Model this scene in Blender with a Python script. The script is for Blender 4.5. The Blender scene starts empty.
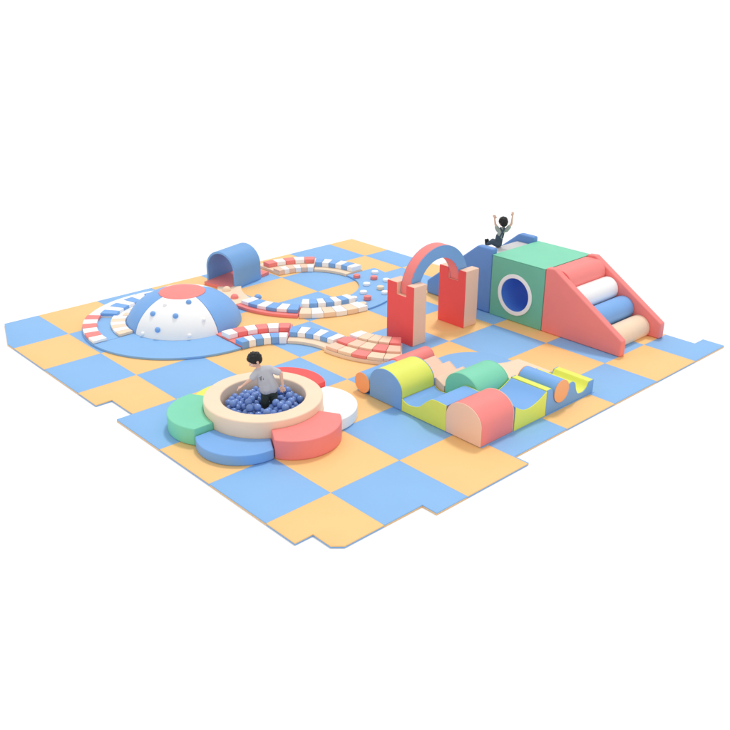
import bpy, bmesh, math, random
from mathutils import Vector, Matrix
random.seed(7)
S = bpy.context.scene
PI = math.pi

# ------------------------------------------------------------------ camera
cam_d = bpy.data.cameras.new("camera")
cam = bpy.data.objects.new("camera", cam_d)
S.collection.objects.link(cam)
R = ((0.6767859490387194, 0.7361720093804159, 0.0033987922209174045),
     (0.2983494404542119, -0.27005545674081155, -0.9154548932990477),
     (-0.6730144059115071, 0.6205810365208666, -0.4024062456601147))
mw = Matrix(((R[0][0], -R[1][0], -R[2][0], 12.0820464),
             (R[0][1], -R[1][1], -R[2][1], -4.13035196),
             (R[0][2], -R[1][2], -R[2][2], 4.94335902),
             (0, 0, 0, 1)))
cam.matrix_world = mw
cam_d.sensor_width = 36.0
cam_d.lens = 892.58284 / 730 * 36.0
cam_d.clip_start = 0.1
cam_d.clip_end = 6000
S.camera = cam

# ------------------------------------------------------------------ white studio surround
w = bpy.data.worlds.new("World"); S.world = w; w.use_nodes = True
bg = w.node_tree.nodes["Background"]
bg.inputs[0].default_value = (0.97, 0.985, 1.0, 1); bg.inputs[1].default_value = 0.88

# the one soft key light, high behind the play set
sd = bpy.data.lights.new("key_light", 'SUN'); sd.energy = 1.28; sd.angle = math.radians(9); sd.color = (1.0, 0.975, 0.94)
key = bpy.data.objects.new("key_light", sd); S.collection.objects.link(key)
key.location = (0, 10, 20)
key.rotation_euler = (-Vector((-0.20, 0.38, 0.90))).to_track_quat('-Z', 'Y').to_euler()
vs = S.view_settings
vs.view_transform = 'Standard'; vs.look = 'None'; vs.exposure = 0; vs.gamma = 1
S.cycles.max_bounces = 8; S.cycles.diffuse_bounces = 5

# ------------------------------------------------------------------ materials
def foam(name, col, rough=0.5, bump=0.12, var=0.05, scale=60, coat=0.0):
    m = bpy.data.materials.new(name); m.use_nodes = True
    nt = m.node_tree; b = nt.nodes["Principled BSDF"]
    b.inputs["Roughness"].default_value = rough
    b.inputs["Specular IOR Level"].default_value = 0.35
    tc = nt.nodes.new("ShaderNodeTexCoord")
    n = nt.nodes.new("ShaderNodeTexNoise"); n.inputs["Scale"].default_value = 3.2; n.inputs["Detail"].default_value = 5
    nt.links.new(tc.outputs["Object"], n.inputs["Vector"])
    mr = nt.nodes.new("ShaderNodeMapRange")
    mr.inputs["To Min"].default_value = 1 - var; mr.inputs["To Max"].default_value = 1 + var
    nt.links.new(n.outputs["Fac"], mr.inputs["Value"])
    mx = nt.nodes.new("ShaderNodeVectorMath"); mx.operation = 'SCALE'
    mx.inputs[0].default_value = col
    nt.links.new(mr.outputs[0], mx.inputs["Scale"]); nt.links.new(mx.outputs[0], b.inputs["Base Color"])
    f = nt.nodes.new("ShaderNodeTexNoise"); f.inputs["Scale"].default_value = scale; f.inputs["Detail"].default_value = 3
    nt.links.new(tc.outputs["Object"], f.inputs["Vector"])
    l = nt.nodes.new("ShaderNodeTexNoise"); l.inputs["Scale"].default_value = 5; l.inputs["Detail"].default_value = 2
    nt.links.new(tc.outputs["Object"], l.inputs["Vector"])
    ad = nt.nodes.new("ShaderNodeMath"); ad.operation = 'MULTIPLY_ADD'
    nt.links.new(l.outputs["Fac"], ad.inputs[0]); ad.inputs[1].default_value = 6.0; nt.links.new(f.outputs["Fac"], ad.inputs[2])
    bp = nt.nodes.new("ShaderNodeBump"); bp.inputs["Strength"].default_value = bump; bp.inputs["Distance"].default_value = 0.004
    nt.links.new(ad.outputs[0], bp.inputs["Height"]); nt.links.new(bp.outputs[0], b.inputs["Normal"])
    if coat: b.inputs["Coat Weight"].default_value = coat
    return m
M = dict(
    mat_blue=foam("mat_blue", (.245, .475, .80), .6, .1, .02),
    mat_yellow=foam("mat_yellow", (.93, .575, .235), .6, .1, .02),
    blue=foam("foam_blue", (.20, .42, .80)), deep=foam("foam_deep_blue", (.10, .27, .78)),
    mid=foam("foam_mid_blue", (.14, .30, .66)),
    coral=foam("foam_coral", (.94, .255, .235)), red=foam("foam_red", (.92, .10, .095)),
    peach=foam("foam_peach", (.93, .615, .455)), cream=foam("foam_cream", (.93, .71, .515)),
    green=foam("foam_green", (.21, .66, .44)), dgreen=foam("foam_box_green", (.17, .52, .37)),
    yellow=foam("foam_yellow", (.80, .83, .13)), white=foam("foam_white", (.95, .945, .94), .5, .1, .005),
    orange=foam("foam_orange", (.95, .42, .18)), grey=foam("foam_grey", (.62, .60, .60)),
    ball=foam("ball_blue", (.17, .29, .64), .22, 0.0, .03, 60, .3),
    ground=foam("ground_white", (.95, .95, .95), .9, 0, 0),
    skin=foam("skin", (.80, .50, .38), .55, .05, .03), hair=foam("hair", (.012, .011, .011), .45, .6, .2, 220),
    shirt=foam("shirt_grey", (.56, .57, .62), .85, .4, .12, 120), trousers=foam("trousers_green", (.045, .06, .05), .85, .4, .1, 120),
    overalls=foam("overalls_slate", (.055, .085, .12), .8, .4, .12, 120), shirt2=foam("shirt_sage", (.36, .42, .38), .85, .4, .1, 120),
    black=foam("shoe_black", (.012, .012, .014), .4), lips=foam("lips", (.55, .2, .18)), eye=foam("eye_white", (.8, .8, .8), .2, 0, 0),
    print_=foam("shirt_print", (.05, .06, .08), .8),
)

# ------------------------------------------------------------------ mesh helpers
def link(name, bm, mats, parent=None, smooth=38, wn=True):
    me = bpy.data.meshes.new(name)
    bmesh.ops.recalc_face_normals(bm, faces=bm.faces)
    bm.to_mesh(me); bm.free()
    for m in (mats if isinstance(mats, (list, tuple)) else [mats]): me.materials.append(m)
    for p in me.polygons: p.use_smooth = True
    me.set_sharp_from_angle(angle=math.radians(smooth))
    o = bpy.data.objects.new(name, me); S.collection.objects.link(o)
    if parent: o.parent = parent; o.matrix_parent_inverse = Matrix.Translation(-Vector(parent.location))
    if wn:
        md = o.modifiers.new("wn", 'WEIGHTED_NORMAL'); md.keep_sharp = True; md.weight = 90
    return o
def thing(name, label, cat, loc, group=None):
    o = bpy.data.objects.new(name, None); S.collection.objects.link(o)
    o.empty_display_size = .1; o.location = loc; o['label'] = label; o['category'] = cat
    if group: o['group'] = group
    return o
def tag(o, label, cat, group=None):
    o['label'] = label; o['category'] = cat
    if group: o['group'] = group
    return o
def struct(o): o['kind'] = 'structure'; return o
def bev(bm, r, seg=3, ang=35):
    if r <= 0: return
    bmesh.ops.recalc_face_normals(bm, faces=bm.faces)
    es = [e for e in bm.edges if len(e.link_faces) == 2 and e.calc_face_angle(0) > math.radians(ang)]
    bmesh.ops.bevel(bm, geom=es, offset=r, segments=seg, profile=.5, affect='EDGES', clamp_overlap=True)
def prism(poly, axis, a, b, r=.012, seg=3, bm=None):
    """poly in the plane across `axis`; extruded from a to b. axis z: (x,y); y: (x,z); x: (y,z)"""
    t = bmesh.new()
    def P(u, v, k): return {'z': (u, v, k), 'y': (u, k, v), 'x': (k, u, v)}[axis]
    A = [t.verts.new(P(u, v, a)) for u, v in poly]; B = [t.verts.new(P(u, v, b)) for u, v in poly]
    n = len(poly)
    t.faces.new(A); t.faces.new(B[::-1])
    for i in range(n): t.faces.new((A[i], B[i], B[(i+1) % n], A[(i+1) % n]))
    bev(t, r, seg)
    if bm is None: return t
    me = bpy.data.meshes.new("tmp"); t.to_mesh(me); bm.from_mesh(me); bpy.data.meshes.remove(me); t.free()
    return bm
def box(x0, x1, y0, y1, z0, z1, r=.012, seg=3):
    return prism([(x0, y0), (x1, y0), (x1, y1), (x0, y1)], 'z', z0, z1, r, seg)
def arc(cx, cy, r, a0, a1, n):
    return [(cx + r*math.cos(math.radians(a0+(a1-a0)*i/n)), cy + r*math.sin(math.radians(a0+(a1-a0)*i/n))) for i in range(n+1)]
def ring_poly(c, r0, r1, a0, a1):
    n = max(3, int(abs(a1-a0)/2.5))
    return arc(*c, r1, a0, a1, n) + arc(*c, r0, a1, a0, n)
def smoothpts(pts, k=5):
    out = []
    for i in range(len(pts)-1):
        p0 = pts[max(0, i-1)]; p1 = pts[i]; p2 = pts[i+1]; p3 = pts[min(len(pts)-1, i+2)]
        for j in range(k):
            t = j/k
            out.append(tuple(.5*((2*p1[d]) + (-p0[d]+p2[d])*t + (2*p0[d]-5*p1[d]+4*p2[d]-p3[d])*t*t + (-p0[d]+3*p1[d]-3*p2[d]+p3[d])*t**3) for d in (0, 1)))
    out.append(pts[-1]); return out
def lathe(prof, c, n=96):
    bm = bmesh.new(); rings = []
    for r, z in prof:
        if r < 1e-6: rings.append([bm.verts.new((c[0], c[1], z))])
        else: rings.append([bm.verts.new((c[0]+r*math.cos(2*PI*i/n), c[1]+r*math.sin(2*PI*i/n), z)) for i in range(n)])
    for A, B in zip(rings, rings[1:]):
        for i in range(n):
            j = (i+1) % n
            if len(A) == 1: bm.faces.new((A[0], B[i], B[j]))
            elif len(B) == 1: bm.faces.new((A[i], B[0], A[j]))
            else: bm.faces.new((A[i], B[i], B[j], A[j]))
    return bm

# ------------------------------------------------------------------ ground and mat floor
g = box(-1500, 1500, -1500, 1500, -.5, -.031, 0)
struct(link('ground', g, M['ground'], wn=False))
us = [-1.05, 0, 1, 2, 2.47, 3, 4, 5, 6, 6.45, 6.8, 7.0]
vsl = [.17, .39, 1, 1.54, 2, 3, 4, 5, 6, 7, 7.6, 7.84]
def inside(u, v):
    if u < -1.05 or v < .17: return False
    if v < .39: return u < 2.47 or 3 < u < 6.45
    if v < 1.54: return u < 6.8
    if v < 3.02: return u < 7.0
    if v < 7.6: return u < 6.8
    return 6.47 < u < 6.8
vsl.insert(vsl.index(3)+1, 3.02)
us.insert(us.index(6.45)+1, 6.47)
def build_floor():
    tiles = {}
    for a, b in zip(us, us[1:]):
        for c, d in zip(vsl, vsl[1:]):
            if inside((a+b)/2, (c+d)/2):
                i = math.floor((a+b)/2); j = math.floor((c+d)/2)
                if j == 7 and False: pass
                tiles.setdefault((max(i, -1), min(j, 8)), []).append((a, b, c, d))
    full = bmesh.new()
    for (i, j), cells in tiles.items():
        t = bmesh.new()
        for a, b, c, d in cells:
            pts = [(a, c), (b, c), (b, d), (a, d)]
            if (i, j) == (-1, 0):
                if c < .3: pts = [(-.23, c), (b, c), (b, d), (-.85, d)]
                else: pts = [(-.85, c), (b, c), (b, d), (a, d), (a, .46)]
            if abs(b-6.8) < 1e-6 and abs(c-.39) < 1e-6: pts = [(a, c), (6.71, c), (b, .49), (b, d), (a, d)]
            t.faces.new([t.verts.new((x, y, 0)) for x, y in pts])
        bmesh.ops.remove_doubles(t, verts=t.verts, dist=1e-4)
        # splice t-junction free outline, then merge into one sheet and inset a hair for the seam
        bmesh.ops.dissolve_faces(t, faces=t.faces[:]) if len(t.faces) > 1 else None
        bmesh.ops.recalc_face_normals(t, faces=t.faces)
        for f in t.faces:
            if f.normal.z < 0: f.normal_flip()
        r = bmesh.ops.inset_region(t, faces=t.faces[:], thickness=.0022, use_even_offset=True)
        bmesh.ops.delete(t, geom=r['faces'], context='FACES')
        t2 = t.copy()
        for m_, z0, z1, flip in ((t, 0, -.0145, 0), (t2, -.0150, -.030, 1)):   # reversible mats: the other colour shows underneath
            for v in m_.verts: v.co.z = z0
            ex = bmesh.ops.extrude_face_region(m_, geom=m_.faces[:])
            for v in [e for e in ex['geom'] if isinstance(e, bmesh.types.BMVert)]: v.co.z = z1
            bmesh.ops.recalc_face_normals(m_, faces=m_.faces)
            bev(m_, .0025, 2)
            for f in m_.faces: f.material_index = 0 if (i+j+flip) % 2 else 1
            me = bpy.data.meshes.new("tmp"); m_.to_mesh(me); full.from_mesh(me); bpy.data.meshes.remove(me); m_.free()
    struct(link('floor', full, [M['mat_blue'], M['mat_yellow']], wn=False))
build_floor()

# ------------------------------------------------------------------ curved balance tracks
C1 = (.71, 2.56); C2 = (.72, 5.03); C3 = (3.08, 2.56); C4 = (3.08, 4.95)
def track(label, c, a0, a1, base, rows, zb=.05, r0=.85, r1=1.52, name='balance_track', group='curved balance track sections'):
    am = math.radians((a0+a1)/2)
    t = thing(name, label, 'balance track', (c[0]+1.18*math.cos(am), c[1]+1.18*math.sin(am), 0), group)
    s = 1 if a1 > a0 else -1
    link('base', prism(ring_poly(c, r0, r1, a0+s*.15, a1-s*.15), 'z', .001, zb, .006, 2), M[base], t)
    for (b0, b1, ra, rb, z0, z1, cols) in rows:
        n = len(cols); st = (b1-b0)/n; sg = 1 if st > 0 else -1
        for k, col in enumerate(cols):
            p0 = b0+k*st+sg*.12; p1 = b0+(k+1)*st-sg*.12
            link('step_block', prism(ring_poly(c, ra, rb, p0, p1), 'z', z0, z1, .008, 2), M[col], t)
    return t
W, B_, K, CR, P_ = 'white', 'blue', 'coral', 'cream', 'peach'
# ring round the dome
track('plain blue curved mat in front of the white and blue dome, no blocks on it', C1, -90, -.2, 'mat_blue', [], .035, name='curved_mat', group=None)
track('blue curved base with red and white blocks and cream inner steps, left of the dome', C1, -135.2, -90, 'mat_blue',
      [(-90, -135, 1.30, 1.51, .0355, .08, [W, K, W, K, W, K]), (-90, -135, .88, 1.1, .0355, .08, [CR, W, CR, W, CR, W])], .035)
track('cream curved base with blue and white blocks behind the left of the dome', C1, -180.2, -135.4, 'white',
      [(-135.5, -172, .84, .97, .002, .08, [CR, W, CR, W, CR]), (-136, -180, 1.06, 1.32, .051, .10, [B_, W, B_, W, B_, W])])
track('far cream curved base with blue and white blocks half hidden behind the dome', C1, 135, 179.6, 'white',
      [(179, 135, 1.0, 1.25, .051, .125, [B_, W, B_, W, B_, W])])
# S bend in front
track('coral base with red and white blocks behind blue and white ones, right of dome', C3, 180, 134, 'coral',
      [(179.5, 134.5, 1.18, 1.38, .051, .125, [W, K, W, K, W, K]), (179.8, 134.2, .838, 1.02, .002, .112, [B_, W, B_, W, B_, W])])
track('plain cream front edge with one row of blue and white blocks, behind the ball pit', C3, 133.8, 90.2, 'cream',
      [(133.5, 91, 1.0, 1.24, .051, .125, [B_, W, B_, W, B_, W])], r1=1.27)
track('cream curved end section with three rows of cream and coral blocks, before the left pillar', C4, -90, -45, 'cream',
      [(-89.5, -46, .87, 1.1, .051, .15, [W, CR, CR, CR, K]), (-89.5, -46, 1.125, 1.345, .051, .125, [K, P_, CR, K, P_]), (-89.5, -46, 1.37, 1.56, .051, .10, [P_, CR, K, CR, CR])], r1=1.58)
# ring with the tunnel
track('cream base with cream and white outer blocks and raised blue and white inner ones', C2, -45.2, -1, 'cream',
      [(-45.1, -1.2, 1.27, 1.532, .002, .085, [CR, W, CR, W, CR, W]), (-45, -1, 1.0, 1.22, .051, .14, [W, B_, W, B_, W, B_, W])], r0=.97)
track('coral base with a single row of white and blue blocks, between dome and tunnel ring', C2, -90, -45.6, 'coral',
      [(-89, -46, 1.18, 1.43, .051, .11, [W, B_, W, B_, W, B_])], r0=1.12)
track('blue curved mat carrying round stepping pads, behind the left red pillar', C2, -.6, 89.6, 'mat_blue', [], .03, r0=.86, name='curved_mat', group=None)
track('cream base with blue and white blocks at the back of the far ring', C2, 90, 134.6, 'cream',
      [(134.5, 90.5, 1.0, 1.23, .051, .135, [B_, W, B_, W, B_, W])], r1=1.25)
track('cream base with red and white blocks and low cream inner blocks, right of tunnel', C2, 135, 179.6, 'cream',
      [(177.5, 136, 1.2, 1.39, .051, .125, [K, W, K, W, K]), (179, 135.2, .838, 1.03, .002, .09, [P_, W, P_, W, P_, W])])
track('plain cream curved base with round knobs, between dome and tunnel', C2, 232, 269.6, 'cream', [], .05, r0=1.15, r1=1.55, group='curved balance track sections')

def pad(x, y, col, label, z0=.0305, h=.045, r=.062):
    bm = lathe([(0, z0), (r, z0), (r, z0+h), (0, z0+h)], (0, 0), 40)
    bev(bm, .008, 3)
    o = link('stepping_pad', bm, M[col]); o.location = (x, y, 0)
    tag(o, label, 'stepping pad', 'round stepping pads on the blue curved mat')
pad(.99, 6.33, 'white', 'white round pad farthest back, beside the end of the block row')
pad(.95, 5.93, 'coral', 'coral round pad on the inner edge, next to the last white block', h=.055)
pad(1.22, 6.09, 'coral', 'coral round pad toward the outer edge, in front of the farthest white pad', h=.055)
pad(1.38, 5.77, 'white', 'white round pad in the middle between the two back coral pads and the front one')
pad(1.69, 5.80, 'cream', 'cream round pad nearest the left red pillar, middle of the mat', h=.055)
pad(1.66, 5.44, 'white', 'white round pad on the inner edge just behind the front coral pad')
pad(1.93, 5.28, 'coral', 'coral round pad at the front, standing alone among white and cream ones', h=.065)
pad(2.08, 5.04, 'cream', 'cream round pad nearest the front end of the blue mat')
pad(1.45, 6.17, 'white', 'white round pad at the outer edge half hidden behind the pillar top corner')
pad(1.91, 5.70, 'white', 'white round pad at the outer edge right beside the pillar')
pad(1.79, 5.10, 'white', 'white round pad at the end of the raised blue and white blocks', h=.055)
def knob(x, y, col, label, r=.06, z=.051):
    pr = [(0, z)] + [(r*math.cos(a), z+.01+r*.9*math.sin(a)) for a in [i*PI/2/10 for i in range(10)]] + [(0, z+.01+r*.9)]
    o = link('round_knob', lathe([(0, 0+z), (r, z)] + pr[1:], (0, 0), 40), M[col]); o.location = (x, y, 0)
    tag(o, label, 'knob', 'domed knobs on the cream curved base')
knob(.45, 3.68, 'coral', 'coral domed knob on the cream base right of the dome', .065)
knob(.05, 3.80, 'cream', 'cream domed knob in front of the tunnel mouth', .07)
knob(.71, 3.96, 'blue', 'blue domed knob beside the first white block', .062)
knob(-.55, 3.30, 'deep', 'dark blue knob just visible above the coral cap of the dome', .05, .001)

# ------------------------------------------------------------------ climbing dome
def dome():
    t = thing('climbing_dome', 'low climbing dome in white and blue sectors with a coral cap and small knobs', 'climbing dome', (C1[0], C1[1], 0))
    RR, H, zc = .875, .52, .0
    def zz(r): return H * (1 - (r/RR)**2.5)**.6
    cap_r = .35
    def sector(a0, a1, mat, nm='sector_panel', r0=cap_r+.004):
        bm = bmesh.new(); na = 28; nr = 26; G = []
        a0 += .25; a1 -= .25
        for i in range(nr+1):
            s = i/nr
            r = r0 + (RR-r0)*(1-(1-s)**1.9)
            z = zz(min(r, RR)) + .001
            edge = 0
            G.append([bm.verts.new((C1[0]+(r)*math.cos(math.radians(a0+(a1-a0)*k/na)), C1[1]+(r)*math.sin(math.radians(a0+(a1-a0)*k/na)), max(z, .001))) for k in range(na+1)])
        for i in range(nr):
            for k in range(na): bm.faces.new((G[i][k], G[i+1][k], G[i+1][k+1], G[i][k+1]))
        # solid wedge: close with inner faces
        ex = bmesh.ops.extrude_face_region(bm, geom=bm.faces[:])
        for v in [e for e in ex['geom'] if isinstance(e, bmesh.types.BMVert)]:
            d = Vector((v.co.x-C1[0], v.co.y-C1[1], v.co.z)); k = .93
            v.co = Vector((C1[0]+d.x*k, C1[1]+d.y*k, max(.001, d.z*k)))
        bev(bm, .008, 2, 60)
        return link(nm, bm, M[mat], t, 50)
    sector(-87, 3, 'white'); sector(3, 93, 'blue'); sector(93, 183, 'white'); sector(183, 273, 'blue')
    prof = [(0, zz(0)+.006)] + [(cap_r*i/14, zz(cap_r*i/14)+.006) for i in range(1, 14)] + [(cap_r, zz(cap_r)+.003), (cap_r, zz(cap_r)-.04), (0, zz(cap_r)-.04)]
    link('cap', lathe(prof, C1), M['coral'], t)
    def kn(px_ang, r, col, kr):
        a = math.radians(px_ang); e = .01
        n = Vector((-(zz(r+e)-zz(r-e))/(2*e)*math.cos(a), -(zz(r+e)-zz(r-e))/(2*e)*math.sin(a), 1)).normalized()
        p = Vector((C1[0]+r*math.cos(a), C1[1]+r*math.sin(a), zz(r)))
        bm = bmesh.new(); bmesh.ops.create_uvsphere(bm, u_segments=24, v_segments=16, radius=kr)
        q = n.to_track_quat('Z', 'Y').to_matrix().to_4x4()
        bmesh.ops.transform(bm, matrix=Matrix.Translation(p+n*.008) @ q @ Matrix.Diagonal((1, 1, .85, 1)), verts=bm.verts)
        link('climbing_knob', bm, M[col], t, wn=False)
    for a, r, c in KN: kn(a, r, c, .042 if c == 'blue' else .03)
KN = [(-72, .67, 'blue'), (-41, .67, 'blue'), (-20, .45, 'blue'), (-59, .82, 'blue'),
      (-62, .50, 'white'), (-9, .75, 'white'), (-27, .855, 'white'), (-76, .86, 'white')]
dome()

# ------------------------------------------------------------------ blue arched tunnel
def tunnel():
    c = Vector((-.335, 3.95)); yaw = math.radians(14); L = .68
    t = thing('crawl_tunnel', 'blue arched crawl tunnel standing open over the coral track', 'tunnel', (c.x, c.y, 0))
    ro, ri, h = .325, .285, .28
    outer = [(ro, .001)] + arc(0, h, ro, 0, 180, 28) + [(-ro, .001)]
    inner = [(-ri, .001)] + arc(0, h, ri, 180, 0, 28) + [(ri, .001)]
    bm = prism(outer+inner, 'y', 0, L, .01, 3)
    bmesh.ops.transform(bm, matrix=Matrix.Translation((c.x, c.y, 0)) @ Matrix.Rotation(yaw, 4, 'Z'), verts=bm.verts)
    link('arch_shell', bm, M['mid2'], t)
    b2 = box(-ri+.002, ri-.002, -.12, L+.27, .0505, .0565, .002, 1)
    bmesh.ops.transform(b2, matrix=Matrix.Translation((c.x, c.y, 0)) @ Matrix.Rotation(yaw, 4, 'Z'), verts=b2.verts)
    link('floor_pad', b2, M['coral'], t)
    b2 = box(-ri+.004, ri-.004, -.118, L+.268, .001, .0503, .002, 1)
    bmesh.ops.transform(b2, matrix=Matrix.Translation((c.x, c.y, 0)) @ Matrix.Rotation(yaw, 4, 'Z'), verts=b2.verts)
    link('floor_base', b2, M['coral'], t)
M['mid2'] = foam("foam_tunnel_blue", (.19, .40, .74))
tunnel()

# ------------------------------------------------------------------ pillars and arch
def pillar(y0, y1, label):
    t = thing('foam_pillar', label, 'pillar', (3.53, (y0+y1)/2, 0), 'red and peach notched pillars')
    prof = [(3.27, .001), (3.80, .001), (3.80, .895), (3.655, .895), (3.655, .72), (3.455, .72), (3.455, .895), (3.27, .895)]
    link('body', prism(prof, 'y', y0+.012, y1, .008, 3), M['peach'], t)
    for a, b in ((y0, y0+.0115),): link('face_panel', prism(prof, 'y', a, b, .004, 2), M['red'], t)
pillar(4.43, 4.70, 'nearer red fronted notched pillar with peach side, left foot of the arch')
pillar(5.53, 5.83, 'farther red fronted notched pillar with peach side, right foot of the arch')
def arch():
    t = thing('foam_arch', 'half round arch with coral rim and blue side bridging the two red pillars', 'arch', (3.555, 5.13, .72))
    poly = arc(5.13, .722, .62, 0, 180, 40) + arc(5.13, .722, .43, 180, 0, 32)
    link('arch_body', prism(poly, 'x', 3.462, 3.638, .008, 3), M['coral'], t)
    poly2 = arc(5.13, .722, .618, 0, 180, 40) + arc(5.13, .722, .432, 180, 0, 32)
    link('side_panel', prism(poly2, 'x', 3.6385, 3.649, .004, 2), M['mid2'], t)
    link('side_panel', prism(poly2, 'x', 3.457, 3.4615, .002, 2), M['mid2'], t)
arch()

# ------------------------------------------------------------------ slide, box and roller stairs
def slide():
    t = thing('foam_slide', 'blue sided slide with grey sliding surface at the back of the green box', 'slide', (3.0, 6.9, 0))
    prof = [(2.27, .001), (3.635, .001), (3.635, 1.05), (3.33, 1.05), (2.27, .22)]
    for a, b in ((6.32, 6.45), (7.34, 7.47)): link('side_panel', prism(prof, 'y', a, b, .03, 4), M['mid'], t)
    link('sliding_surface', prism([(2.1, .001), (3.635, .001), (3.635, .93), (3.33, .93), (2.1, .03)], 'y', 6.452, 7.338, .015, 3), M['grey'], t)
slide()
def portal():
    t = thing('tunnel_box', 'green box with a white rimmed round crawl hole in its side', 'crawl box', (4.14, 6.9, 0))
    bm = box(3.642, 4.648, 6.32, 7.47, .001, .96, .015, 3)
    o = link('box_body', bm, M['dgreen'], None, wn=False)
    c = bmesh.new(); bmesh.ops.create_cone(c, cap_ends=True, segments=96, radius1=.272, radius2=.272, depth=2)
    bmesh.ops.transform(c, matrix=Matrix.Translation((4.13, 6.9, .44)) @ Matrix.Rotation(PI/2, 4, 'X'), verts=c.verts)
    k = link('cutter', c, M['deep'], None, wn=False)
    md = o.modifiers.new('b', 'BOOLEAN'); md.operation = 'DIFFERENCE'; md.object = k; md.solver = 'EXACT'
    bpy.context.view_layer.update()
    me = bpy.data.meshes.new_from_object(o.evaluated_get(bpy.context.evaluated_depsgraph_get()))
    o.modifiers.clear(); o.data = me; bpy.data.objects.remove(k)
    for p in me.polygons: p.use_smooth = True
    me.set_sharp_from_angle(angle=math.radians(38))
    o.parent = t; o.matrix_parent_inverse = Matrix.Translation(-Vector(t.location))
    md = o.modifiers.new("wn", 'WEIGHTED_NORMAL'); md.keep_sharp = True
    # blue lining and white rims
    n = 96
    def tube(r0, r1, ya, yb, mat, nm, rr):
        poly = [(r0, ya), (r1, ya), (r1, yb), (r0, yb)]
        b = bmesh.new(); rings = []
        for i in range(n):
            a = 2*PI*i/n
            rings.append([b.verts.new((4.13+r*math.cos(a), y, .44+r*math.sin(a))) for r, y in poly])
        for i in range(n):
            A, Bq = rings[i], rings[(i+1) % n]
            for k in range(4): b.faces.new((A[k], A[(k+1) % 4], Bq[(k+1) % 4], Bq[k]))
        bev(b, rr, 3, 50); link(nm, b, M[mat], t)
    tube(.262, .2715, 6.325, 7.465, 'deep', 'tunnel_lining', 0)
    tube(.262, .325, 6.296, 6.3195, 'white', 'hole_rim', .009)
    tube(.262, .325, 7.4705, 7.494, 'white', 'hole_rim', .009)
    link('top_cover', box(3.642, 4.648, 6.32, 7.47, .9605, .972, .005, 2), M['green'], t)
portal()
def clip_circle(cx, cz, r, zmin, n=48):
    pts = [(cx+r*math.cos(2*PI*i/n), cz+r*math.sin(2*PI*i/n)) for i in range(n)]
    if cz-r >= zmin: return pts
    dx = math.sqrt(r*r-(cz-zmin)**2); a = math.asin((zmin-cz)/r)
    a0 = math.degrees(a)
    return arc(cx, cz, r, a0, 180-a0, n)
def stairs():
    t = thing('roller_stairs', 'coral sided climbing ramp with white, blue and cream rollers beside the green box', 'climbing ramp', (5.3, 6.9, 0))
    prof = [(4.652, .001), (6.03, .001), (6.03, .235), (4.80, 1.005), (4.652, .99)]
    for a, b in ((6.32, 6.44), (7.35, 7.47)): link('side_panel', prism(prof, 'y', a, b, .022, 4), M['coral'], t)
    link('ramp_core', prism([(4.652, .001), (5.69, .001), (5.69, .05), (5.0, .56), (4.70, .78), (4.652, .78)], 'y', 6.443, 7.347, .005, 2), M['coral'], t)
    for cx, cz, col in ((4.84, .785, 'coral'), (5.09, .565, 'white'), (5.39, .335, 'blue'), (5.69, .11, 'cream')):
        p = clip_circle(cx, cz, .18, .002)
        if col == 'coral': p = arc(cx, cz, .18, -40, 90, 20) + [(4.652, cz+.18), (4.652, .7)]
        link('roller', prism(p, 'y', 6.445, 7.345, .012, 3), M[col], t)
stairs()

# ------------------------------------------------------------------ obstacle square
o = link('curved_mat', prism([(6.44, 2.88), (6.44, 5.1)] + arc(4.93, 4.5, .6, 90, 180, 24) + [(4.33, 2.88)], 'z', .0005, .006, .002, 1), M['mat_blue'])
tag(o, 'thin blue mat with a rounded corner lying under the ring of foam obstacles', 'mat')
ZB = .0065
def wave(name, label, cat, prof, axis, a, b, top, side, group=None, pt=.012):
    ctr = sum(p[0] for p in prof)/len(prof)
    loc = {'x': ((a+b)/2, ctr, 0), 'y': (ctr, (a+b)/2, 0)}[axis]
    t = thing(name, label, cat, loc, group)
    link('body', prism(prof, axis, a+pt, b-pt, .005, 2), M[top], t, 30)
    for p0, p1 in ((a, a+pt-.0005), (b-pt+.0005, b)): link('end_panel', prism(prof, axis, p0, p1, .004, 2), M[side], t, 30)
    return t
def hump(cx, w, h):
    r = w/2
    return [(cx-r, ZB), (cx+r, ZB)] + [(cx+r*math.cos(a), h-r*.82+r*.82*math.sin(a)) for a in [PI*i/36 for i in range(37)]]
wave('foam_hump', 'yellow topped hump block with a blue end, left of the low blue wave', 'hump block', hump(4.865, .57, .46), 'y', 2.87, 3.46, 'yellow', 'mid2', 'arched foam humps')
wave('foam_hump', 'coral hump block with a peach end at the front corner of the obstacle ring', 'hump block', hump(6.155, .535, .46), 'y', 2.87, 3.46, 'coral', 'peach', 'arched foam humps')
wave('foam_hump', 'green hump block in the middle of the obstacle ring', 'hump block', hump(5.585, .54, .46), 'y', 3.475, 4.07, 'green', 'green', 'arched foam humps')
wave('foam_wave', 'low wavy block with blue top and yellow front between yellow and coral humps', 'wave block',
     [(5.885, ZB), (5.885, .34)] + smoothpts([(5.84, .34), (5.75, .345), (5.65, .335), (5.55, .26), (5.46, .175), (5.36, .135), (5.24, .13), (5.156, .17)]) + [(5.155, ZB)],
     'y', 2.87, 3.46, 'blue', 'yellow', 'wavy foam blocks')
wave('foam_wave', 'hollow topped block with blue trough and yellow side, right of the coral hump', 'wave block',
     [(4.07, ZB), (4.07, .33)] + smoothpts([(4.06, .33), (3.95, .275), (3.85, .24), (3.75, .222), (3.65, .228), (3.56, .265), (3.475, .32)]) + [(3.47, ZB)],
     'x', 5.87, 6.43, 'blue', 'yellow', 'wavy foam blocks')
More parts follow.
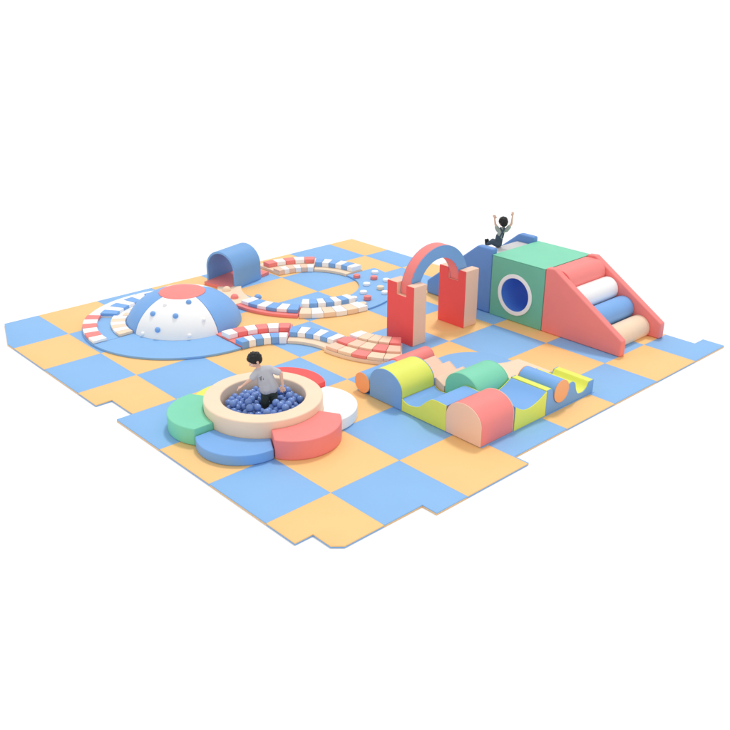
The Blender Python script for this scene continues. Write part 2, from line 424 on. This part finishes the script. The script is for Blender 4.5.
profD = [(5.07, ZB), (5.07, .185), (4.975, .185)] + smoothpts([(4.965, .17), (4.93, .12), (4.87, .085), (4.80, .08), (4.73, .10), (4.685, .17), (4.66, .25), (4.62, .29), (4.575, .30), (4.53, .275), (4.505, .24)]) \
    + arc(4.355, .25, .15, -12, -168, 16) + [(4.19, .30), (4.165, .34), (4.075, .34), (4.075, ZB)]
wave('foam_wave', 'blue sided block with yellow double trough top at the right end of the ring', 'wave block', profD, 'x', 5.87, 6.43, 'yellow', 'mid2', 'wavy foam blocks')
def roll(label, axis, c, a, b, r, col, cap, capend):
    t = thing('foam_roll', label, 'foam roll', {'x': ((a+b)/2, c[0], c[1]), 'y': (c[0], (a+b)/2, c[1])}[axis], 'foam rolls')
    P = [(c[0]+r*math.cos(2*PI*i/48), c[1]+r*math.sin(2*PI*i/48)) for i in range(48)]
    link('roll_body', prism(P, axis, a+.012, b-.012, .006, 2), M[col], t)
    for p0, p1 in ((a, a+.0115), (b-.0115, b)): link('end_cap', prism(P, axis, p0, p1, .004, 2), M[cap], t)
roll('blue roll with an orange end resting in the trough of the blue sided block', 'x', (4.355, .2515), 5.86, 6.445, .148, 'blue', 'orange', 1)
roll('blue roll with an orange end lying on the floor left of the yellow hump', 'y', (4.445, .145), 2.86, 3.46, .138, 'blue', 'orange', 0)
roll('coral roll lying behind the yellow hump in front of the red pillar', 'y', (4.40, .145), 3.48, 4.12, .138, 'coral', 'coral', 0)
# peach saw tooth block and cream ramp
saw = [(4.60, ZB), (5.30, ZB), (5.30, .20), (5.15, .27), (5.05, .19), (4.91, .27), (4.80, .19), (4.66, .27), (4.60, .22)]
wave('foam_steps', 'peach zigzag topped block behind the yellow hump', 'step block', saw, 'y', 3.475, 4.0, 'peach', 'peach')
wave('foam_ramp', 'cream sloping block behind the blue roll, beside the green hump', 'ramp block', [(4.085, ZB), (4.95, ZB), (4.95, .15), (4.7, .17), (4.085, .30)], 'x', 5.30, 5.865, 'cream', 'cream')

# ------------------------------------------------------------------ ball pit with petal steps
PC = (4.21, 1.48)
def pit():
    t = thing('ball_pit', 'round cream walled ball pit full of blue balls', 'ball pit', (PC[0], PC[1], 0))
    ro, ri, H, e = .71, .505, .335, .02
    pr = [(ro-.004, .001), (ro, .01)] + [(ro-e+e*math.cos(a), H-e+e*math.sin(a)) for a in [PI/2*i/6 for i in range(7)]] + \
         [(ri+e-e*math.sin(a), H-e+e*math.cos(a)) for a in [PI/2*i/6 for i in range(7)]] + [(ri, .001)]
    b = lathe(pr + [pr[0]], PC, 128); bmesh.ops.remove_doubles(b, verts=b.verts, dist=1e-5)
    link('pit_wall', b, M['cream'], t)
    link('pit_floor', lathe([(0, .001), (ri-.002, .001), (ri-.002, .085), (0, .085)], PC, 96), M['cream'], t)
pit()
def petal(ang, h, col, label):
    a = math.radians(ang); n = 40
    # circle centred .60 out, radius .54, kept inside a 60 degree wedge and outside the pit wall
    half = 29.6; pts = []
    ends = .52 + .449
    th = math.degrees(math.atan2(ends*math.sin(math.radians(half)), ends*math.cos(math.radians(half))-.60))
    for q in range(n+1):
        p = math.radians(-th + 2*th*q/n); pts.append((.60+.54*math.cos(p), .54*math.sin(p)))
    for q in range(13):
        p = math.radians(half - 2*half*q/12); pts.append((.7115*math.cos(p), .7115*math.sin(p)))
    pts = [(PC[0]+x*math.cos(a)-y*math.sin(a), PC[1]+x*math.sin(a)+y*math.cos(a)) for x, y in pts]
    o = link('petal_step', prism(pts, 'z', .001, h, .014, 3), M[col])
    tag(o, label, 'foam step', 'petal shaped steps round the ball pit')
petal(0, .24, 'coral', 'coral petal step at the front right of the ball pit')
petal(-60, .13, 'blue', 'low blue petal step at the front of the ball pit')
petal(-120, .215, 'green', 'green petal step at the left of the ball pit')
petal(180, .065, 'yellow', 'yellow petal step mostly hidden behind the left rim of the ball pit')
petal(120, .21, 'red', 'red petal step behind the ball pit')
petal(60, .15, 'white', 'low white petal step at the right of the ball pit')
BOY = Vector((4.20, 1.52, 0)) + Vector((.677, .736, 0))*.045
def balls():
    r = .0445; bm = bmesh.new(); bmesh.ops.create_uvsphere(bm, u_segments=28, v_segments=18, radius=r)
    proto = link('ball', bm, M['ball'], wn=False)
    spots = []
    legs = [(BOY.x-.034+.015, BOY.y-.037-.013), (BOY.x+.034-.015, BOY.y+.037+.013)]
    d = 2*r+.0015
    rows = []
    z = .0855+r
    for lay in range(2):
        for i in range(-8, 9):
            for j in range(-8, 9):
                x = i*d + (j % 2)*d/2 + (lay*d/2); y = j*d*.8660 + lay*d*.2887
                x += PC[0]-.004; y += PC[1]
                if math.hypot(x-PC[0], y-PC[1]) > .505-r-.004: continue
                if any(math.hypot(x-a, y-b) < r+.057 for a, b in legs): continue
                if lay == 1 and random.random() < .06: continue
                jz = random.uniform(0, .0) ; spots.append((x, y, z+jz, lay))
        z += d*.8165+.0005
    # third scattered layer resting in hollows
    k = 0
    for i in range(-8, 9):
        for j in range(-8, 9):
            x = PC[0]-.004 + i*d+(j % 2)*d/2 + d; y = PC[1] + j*d*.866+2*d*.2887
            if math.hypot(x-PC[0], y-PC[1]) > .505-r-.02 or random.random() < .6: continue
            if any(math.hypot(x-a, y-b) < r+.06 for a, b in legs): continue
            sup = sum(1 for s in spots if s[3] == 1 and math.hypot(x-s[0], y-s[1]) < d*.62)
            if sup >= 3: spots.append((x, y, z, 2))
    first = True
    for x, y, zz_, l in spots:
        o = proto if first else proto.copy()
        if not first: S.collection.objects.link(o)
        first = False
        o.location = (x, y, zz_)
        tag(o, 'small blue plastic ball among many inside the round cream ball pit', 'ball', 'blue balls in the pit')
balls()

# ------------------------------------------------------------------ children
RT = Vector((.677, .736, 0)); TW = Vector((.736, -.677, 0)); UP = Vector((0, 0, 1))
ICO = {}
for _l in (2, 3):
    _b = bmesh.new(); bmesh.ops.create_icosphere(_b, subdivisions=_l, radius=1); _b.verts.ensure_lookup_table()
    ICO[_l] = ([v.co.copy() for v in _b.verts], [tuple(v.index for v in f.verts) for f in _b.faces]); _b.free()
def blob(name, parts, mat, parent, vox, base, smooth=6, faces=None):
    """one continuous skin grown round tapered limbs; parts = chains of (right, toward, up, radius) or ellipsoids"""
    def W3(p): return base + RT*p[0] + TW*p[1] + UP*p[2]
    V, F = [], []
    def put(m, lvl):
        v, f = ICO[lvl]; n = len(V)
        V.extend([tuple(m @ q) for q in v]); F.extend([(x+n, y+n, z+n) for x, y, z in f])
    for ch in parts:
        if ch[0] == 'E':
            _, c, rad, rot = ch
            put(Matrix.Translation(W3(c)) @ Matrix((RT, TW, UP)).transposed().to_4x4() @ rot.to_4x4() @ Matrix.Diagonal((*rad, 1)), 3); continue
        for a, b in zip(ch, ch[1:]):
            A, Bv = W3(a), W3(b); L = (Bv-A).length; n = max(2, int(L/(min(a[3], b[3])*.35))+1)
            for i in range(n+1):
                s = i/n; rr = a[3]+(b[3]-a[3])*s
                put(Matrix.Translation(A.lerp(Bv, s)) @ Matrix.Diagonal((rr, rr, rr, 1)), 2)
    me = bpy.data.meshes.new(name); me.from_pydata(V, [], F)
    o = bpy.data.objects.new(name, me); S.collection.objects.link(o)
    md = o.modifiers.new('r', 'REMESH'); md.mode = 'VOXEL'; md.voxel_size = vox
    sm = o.modifiers.new('s', 'SMOOTH'); sm.iterations = smooth; sm.factor = .5
    bpy.context.view_layer.update()
    m2 = bpy.data.meshes.new_from_object(o.evaluated_get(bpy.context.evaluated_depsgraph_get()))
    o.modifiers.clear(); o.data = m2
    m2.materials.clear()
    for m in (mat if isinstance(mat, list) else [mat]): m2.materials.append(m)
    for p in m2.polygons:
        p.use_smooth = True
        if faces: p.material_index = faces(p.center)
        else: p.material_index = 0
    if parent: o.parent = parent; o.matrix_parent_inverse = Matrix.Translation(-Vector(parent.location))
    return o
def rotE(v): # rotation taking local -Y(face) frame: v = (yaw, pitch, roll)
    return Matrix.Rotation(v[0], 3, 'Z') @ Matrix.Rotation(v[1], 3, 'X') @ Matrix.Rotation(v[2], 3, 'Y')
def hand(palm, d, side, k, curl=.35):
    """palm base (right,toward,up), d = finger direction, side = thumb side; returns chains"""
    P = Vector(palm); d = Vector(d).normalized(); s = Vector(side); s = (s-d*s.dot(d)).normalized(); n = d.cross(s)
    ch = []
    L = .034*k
    ch.append([(*P, .012*k), (*(P+d*L*.9), .014*k)])
    for q, (off, ln) in enumerate(((.015, .028), (.005, .033), (-.005, .031), (-.014, .024))):
        b = P+d*L*.8+s*off*k
        m = b+d*ln*.5*k+s*off*.25*k+n*curl*.006*k
        e = m+d*ln*.5*k+n*curl*.018*k+s*off*.15*k
        ch.append([(*b, .0062*k), (*m, .0058*k), (*e, .0046*k)])
    b = P+d*L*.25+s*.010*k
    ch.append([(*b, .0075*k), (*(b+s*.016*k+d*.010*k), .0064*k), (*(b+s*.022*k+d*.024*k), .0052*k)])
    return ch
def head(c, r, yaw, pitch, roll=0):
    """ellipsoid skull, jaw, nose, ears; face looks along local +Y turned by yaw"""
    m = rotE((yaw, pitch, roll))
    def L(x, y, z): v = m @ Vector((x*r, y*r, z*r)); return (c[0]+v.x, c[1]+v.y, c[2]+v.z)
    E = [('E', c, (r*.86, r*.98, r), m), ('E', L(0, .22, -.45), (r*.62, r*.66, r*.62), m), ('E', L(0, .42, -.78), (r*.33, r*.36, r*.28), m)]
    E += [('E', L(0, .98, -.22), (r*.12, r*.16, r*.18), m), ('E', L(0, 1.03, -.32), (r*.16, r*.13, r*.1), m)]
    for s in (-1, 1):
        E += [('E', L(s*.88, -.05, -.15), (r*.09, r*.2, r*.28), m), ('E', L(s*.34, .76, -.38), (r*.26, r*.22, r*.24), m)]
    E += [('E', L(0, .86, -.60), (r*.25, r*.13, r*.07), m)]
    return E, L, m

# --- boy standing in the pit
def boy_pit():
    base = BOY
    t = thing('person', 'black haired boy in grey T-shirt and dark trousers standing among the blue balls', 'person', base)
    hc = (-.148, .045, .797); yaw = math.radians(62); pit = math.radians(-28)
    E, L, hm = head(hc, .082, yaw, pit)
    legs = [[(-.045, .02, .385, .048), (-.05, .02, .235, .037), (-.047, .0, .10, .025), (-.075, .01, .068, .018), (-.10, .02, .066, .015)],
            [(.045, -.02, .385, .048), (.05, -.02, .235, .037), (.055, -.03, .10, .025), (.03, -.03, .068, .018), (.0, -.02, .066, .015)]]
    torso = [[(0, 0, .39, .068), (-.02, .0, .47, .062), (-.045, .0, .56, .066), (-.07, .0, .62, .062), (-.10, .01, .675, .034), (-.135, .03, .735, .028)]]
    sh = [[(-.13, .03, .635, .034), (-.07, 0, .635, .05), (.02, -.03, .645, .034)]]
    aR = [[(-.13, .03, .635, .032), (-.20, .055, .545, .024), (-.295, .085, .478, .015)]]
    aL = [[(.03, -.03, .64, .032), (.145, -.035, .585, .025), (.165, .01, .455, .0155)]]
    hR = hand((-.30, .087, .474), (-.8, .15, -.45), (.1, .9, .2), 1.35)
    hL = hand((.166, .012, .45), (.05, .1, -1), (-.9, .3, 0), 1.35)
    ehd = [base+RT*p[0]+TW*p[1]+UP*p[2] for p in (L(-.34, .90, -.08), L(.34, .90, -.08))]
    mth = base+RT*L(0, .98, -.60)[0]+TW*L(0, .98, -.60)[1]+UP*L(0, .98, -.60)[2]
    def fc(c):
        for e in ehd:
            d = (c-e).length
            if d < .006: return 3
            if d < .012: return 1
        if (c-mth).length < .013 : return 2
        return 0
    body = blob('body', E+legs+torso+sh+aR+aL+hR+hL, [M['skin'], M['eye'], M['lips'], M['black']], t, .0032, base, 4, fc)
    # hair: skull shell kept above the brow and behind the ears
    hairE = [('E', L(0, -.10, .12), (.082*.95, .082*1.04, .082*1.0), hm), ('E', L(0, -.32, -.12), (.082*.86, .082*.80, .082*.86), hm), ('E', L(0, .55, .52), (.082*.62, .082*.44, .082*.40), hm)]
    random.seed(3)
    for q in range(60):
        a = random.uniform(0, 2*PI); e = random.uniform(-.1, 1.45)
        x, y, z = math.cos(a)*math.cos(e), math.sin(a)*math.cos(e), math.sin(e)
        if y > .72 and z < .45: continue
        p = L(x*.95, y*1.02-.08, z*1.03+.10); p2 = L(x*.99+random.uniform(-.1, .1), y*1.06-.08+.1, z*1.0-.05)
        hairE.append([(*p, .010), (*p2, .006)])
    blob('hair', hairE, M['hair'], t, .0042, base, 2)
    blob('t_shirt', [[(-.03, .015, .41, .085), (-.045, .01, .47, .078), (-.065, .01, .56, .075), (-.08, .01, .625, .064), (-.10, .01, .668, .042)],
                     [(.03, -.015, .41, .085), (.015, -.01, .47, .078), (-.02, -.01, .56, .075), (-.04, -.01, .615, .066)],
                     [(-.125, .03, .632, .046), (-.07, 0, .636, .062), (.02, -.03, .642, .050)],
                     [(-.13, .03, .632, .043), (-.178, .047, .570, .043)], [(.03, -.03, .638, .043), (.108, -.034, .603, .044)]],
         [M['shirt'], M['print_']], t, .0045, base, 5,
         lambda c: 1 if ((c-(base+RT*-.075+TW*.075+UP*.565)).length < .03 and math.sin(c.z*330)+math.sin(c.x*260) > .1) else 0)
    blob('trousers', [[(-.028, .01, .385, .072), (-.03, .01, .345, .062)], [(.028, -.01, .385, .072), (.03, -.01, .345, .062)], [(-.042, .02, .36, .056), (-.05, .02, .235, .048), (-.047, .0, .13, .038)],
                      [(.042, -.02, .36, .056), (.05, -.02, .235, .048), (.055, -.03, .13, .038)]], M['trousers'], t, .0045, base, 4)
boy_pit()

# --- child sitting at the top of the slide, arms up
def slide_child():
    base = Vector((3.40, 6.88, 0)) - RT*.05
    t = thing('person', 'child in dark overalls sitting on top of the slide with both arms raised', 'person', (3.40, 6.88, .93))
    hc = (.022, -.01, 1.34); yaw = math.radians(150)
    E, L, hm = head(hc, .072, yaw, 0)
    zs = .978
    body = E + [
        [(-.035, 0, zs+.01, .055), (-.025, 0, 1.07, .05), (-.005, 0, 1.15, .052), (.015, -.01, 1.20, .046), (.03, -.01, 1.245, .022), (.035, -.01, 1.29, .02)],
        [(-.055, -.02, 1.205, .026), (.01, -.01, 1.205, .036), (.085, .01, 1.215, .026)],
        [(-.055, -.02, 1.205, .026), (-.095, -.04, 1.29, .018), (-.11, -.05, 1.37, .012)],
        [(.085, .01, 1.215, .026), (.150, .03, 1.32, .018), (.155, .03, 1.435, .012)],
        [(-.05, .03, zs, .042), (-.14, .01, zs+.035, .034), (-.205, -.03, zs-.008, .024), (-.22, -.04, zs+.01, .018), (-.228, -.04, zs+.045, .015)],
        [(-.04, -.04, zs, .042), (-.11, -.10, zs+.02, .034), (-.165, -.16, zs-.035, .024), (-.175, -.17, zs-.02, .018), (-.183, -.172, zs+.012, .015)]]
    body += hand((-.111, -.05, 1.375), (-.1, 0, 1), (.8, .5, 0), 1.1) + hand((.156, .03, 1.44), (.08, 0, 1), (-.8, .5, 0), 1.1)
    blob('body', body, [M['skin']], t, .0032, base, 4)
    hairE = [('E', L(0, -.08, .10), (.072*.97, .072*1.06, .072*1.02), hm), ('E', L(0, -.35, -.25), (.072*.84, .072*.76, .072*.82), hm), ('E', L(0, .5, .5), (.072*.66, .072*.5, .072*.45), hm)]
    random.seed(5)
    for q in range(80):
        a = random.uniform(0, 2*PI); e = random.uniform(-.2, 1.4)
        x, y, z = math.cos(a)*math.cos(e), math.sin(a)*math.cos(e), math.sin(e)
        if y > .7 and z < .4: continue
        hairE.append([(*L(x*.97, y*1.04-.08, z*1.03+.08), .008), (*L(x*1.0, y*1.06-.06, z-.08), .005)])
    blob('hair', hairE, M['hair'], t, .0038, base, 2)
    blob('shirt', [[(-.025, 0, 1.06, .057), (-.005, 0, 1.15, .059), (.013, -.01, 1.20, .050), (.025, -.01, 1.235, .030)],
                   [(-.05, -.02, 1.20, .034), (.01, -.01, 1.20, .043), (.08, .01, 1.21, .034)],
                   [(-.055, -.02, 1.207, .034), (-.074, -.03, 1.245, .033)], [(.085, .01, 1.217, .034), (.115, .02, 1.262, .033)]], M['shirt2'], t, .004, base, 4)
    blob('overalls', [[(-.035, 0, zs+.006, .062), (-.03, 0, 1.055, .063), (-.022, -.005, 1.10, .062)],
                      [(-.05, .03, zs+.004, .050), (-.14, .01, zs+.037, .042), (-.195, -.025, zs-.002, .032)],
                      [(-.04, -.04, zs+.004, .050), (-.11, -.10, zs+.022, .042), (-.155, -.15, zs-.028, .032)],
                      [(-.03, .055, 1.10, .013), (.0, .062, 1.17, .0125), (.035, .048, 1.225, .0125), (.04, .0, 1.252, .012)],
                      [(.02, .052, 1.10, .013), (.03, .060, 1.16, .0125), (-.005, .048, 1.215, .0125), (-.02, .0, 1.245, .012)]], M['overalls'], t, .004, base, 3)
    for a, b in (((-.218, -.038, zs-.010), (-.232, -.04, zs+.055)), ((-.172, -.168, zs-.040), (-.186, -.174, zs+.022))):
        blob('shoe', [[(*a, .026), (*b, .021)]], M['black'], t, .004, base, 3)
slide_child()
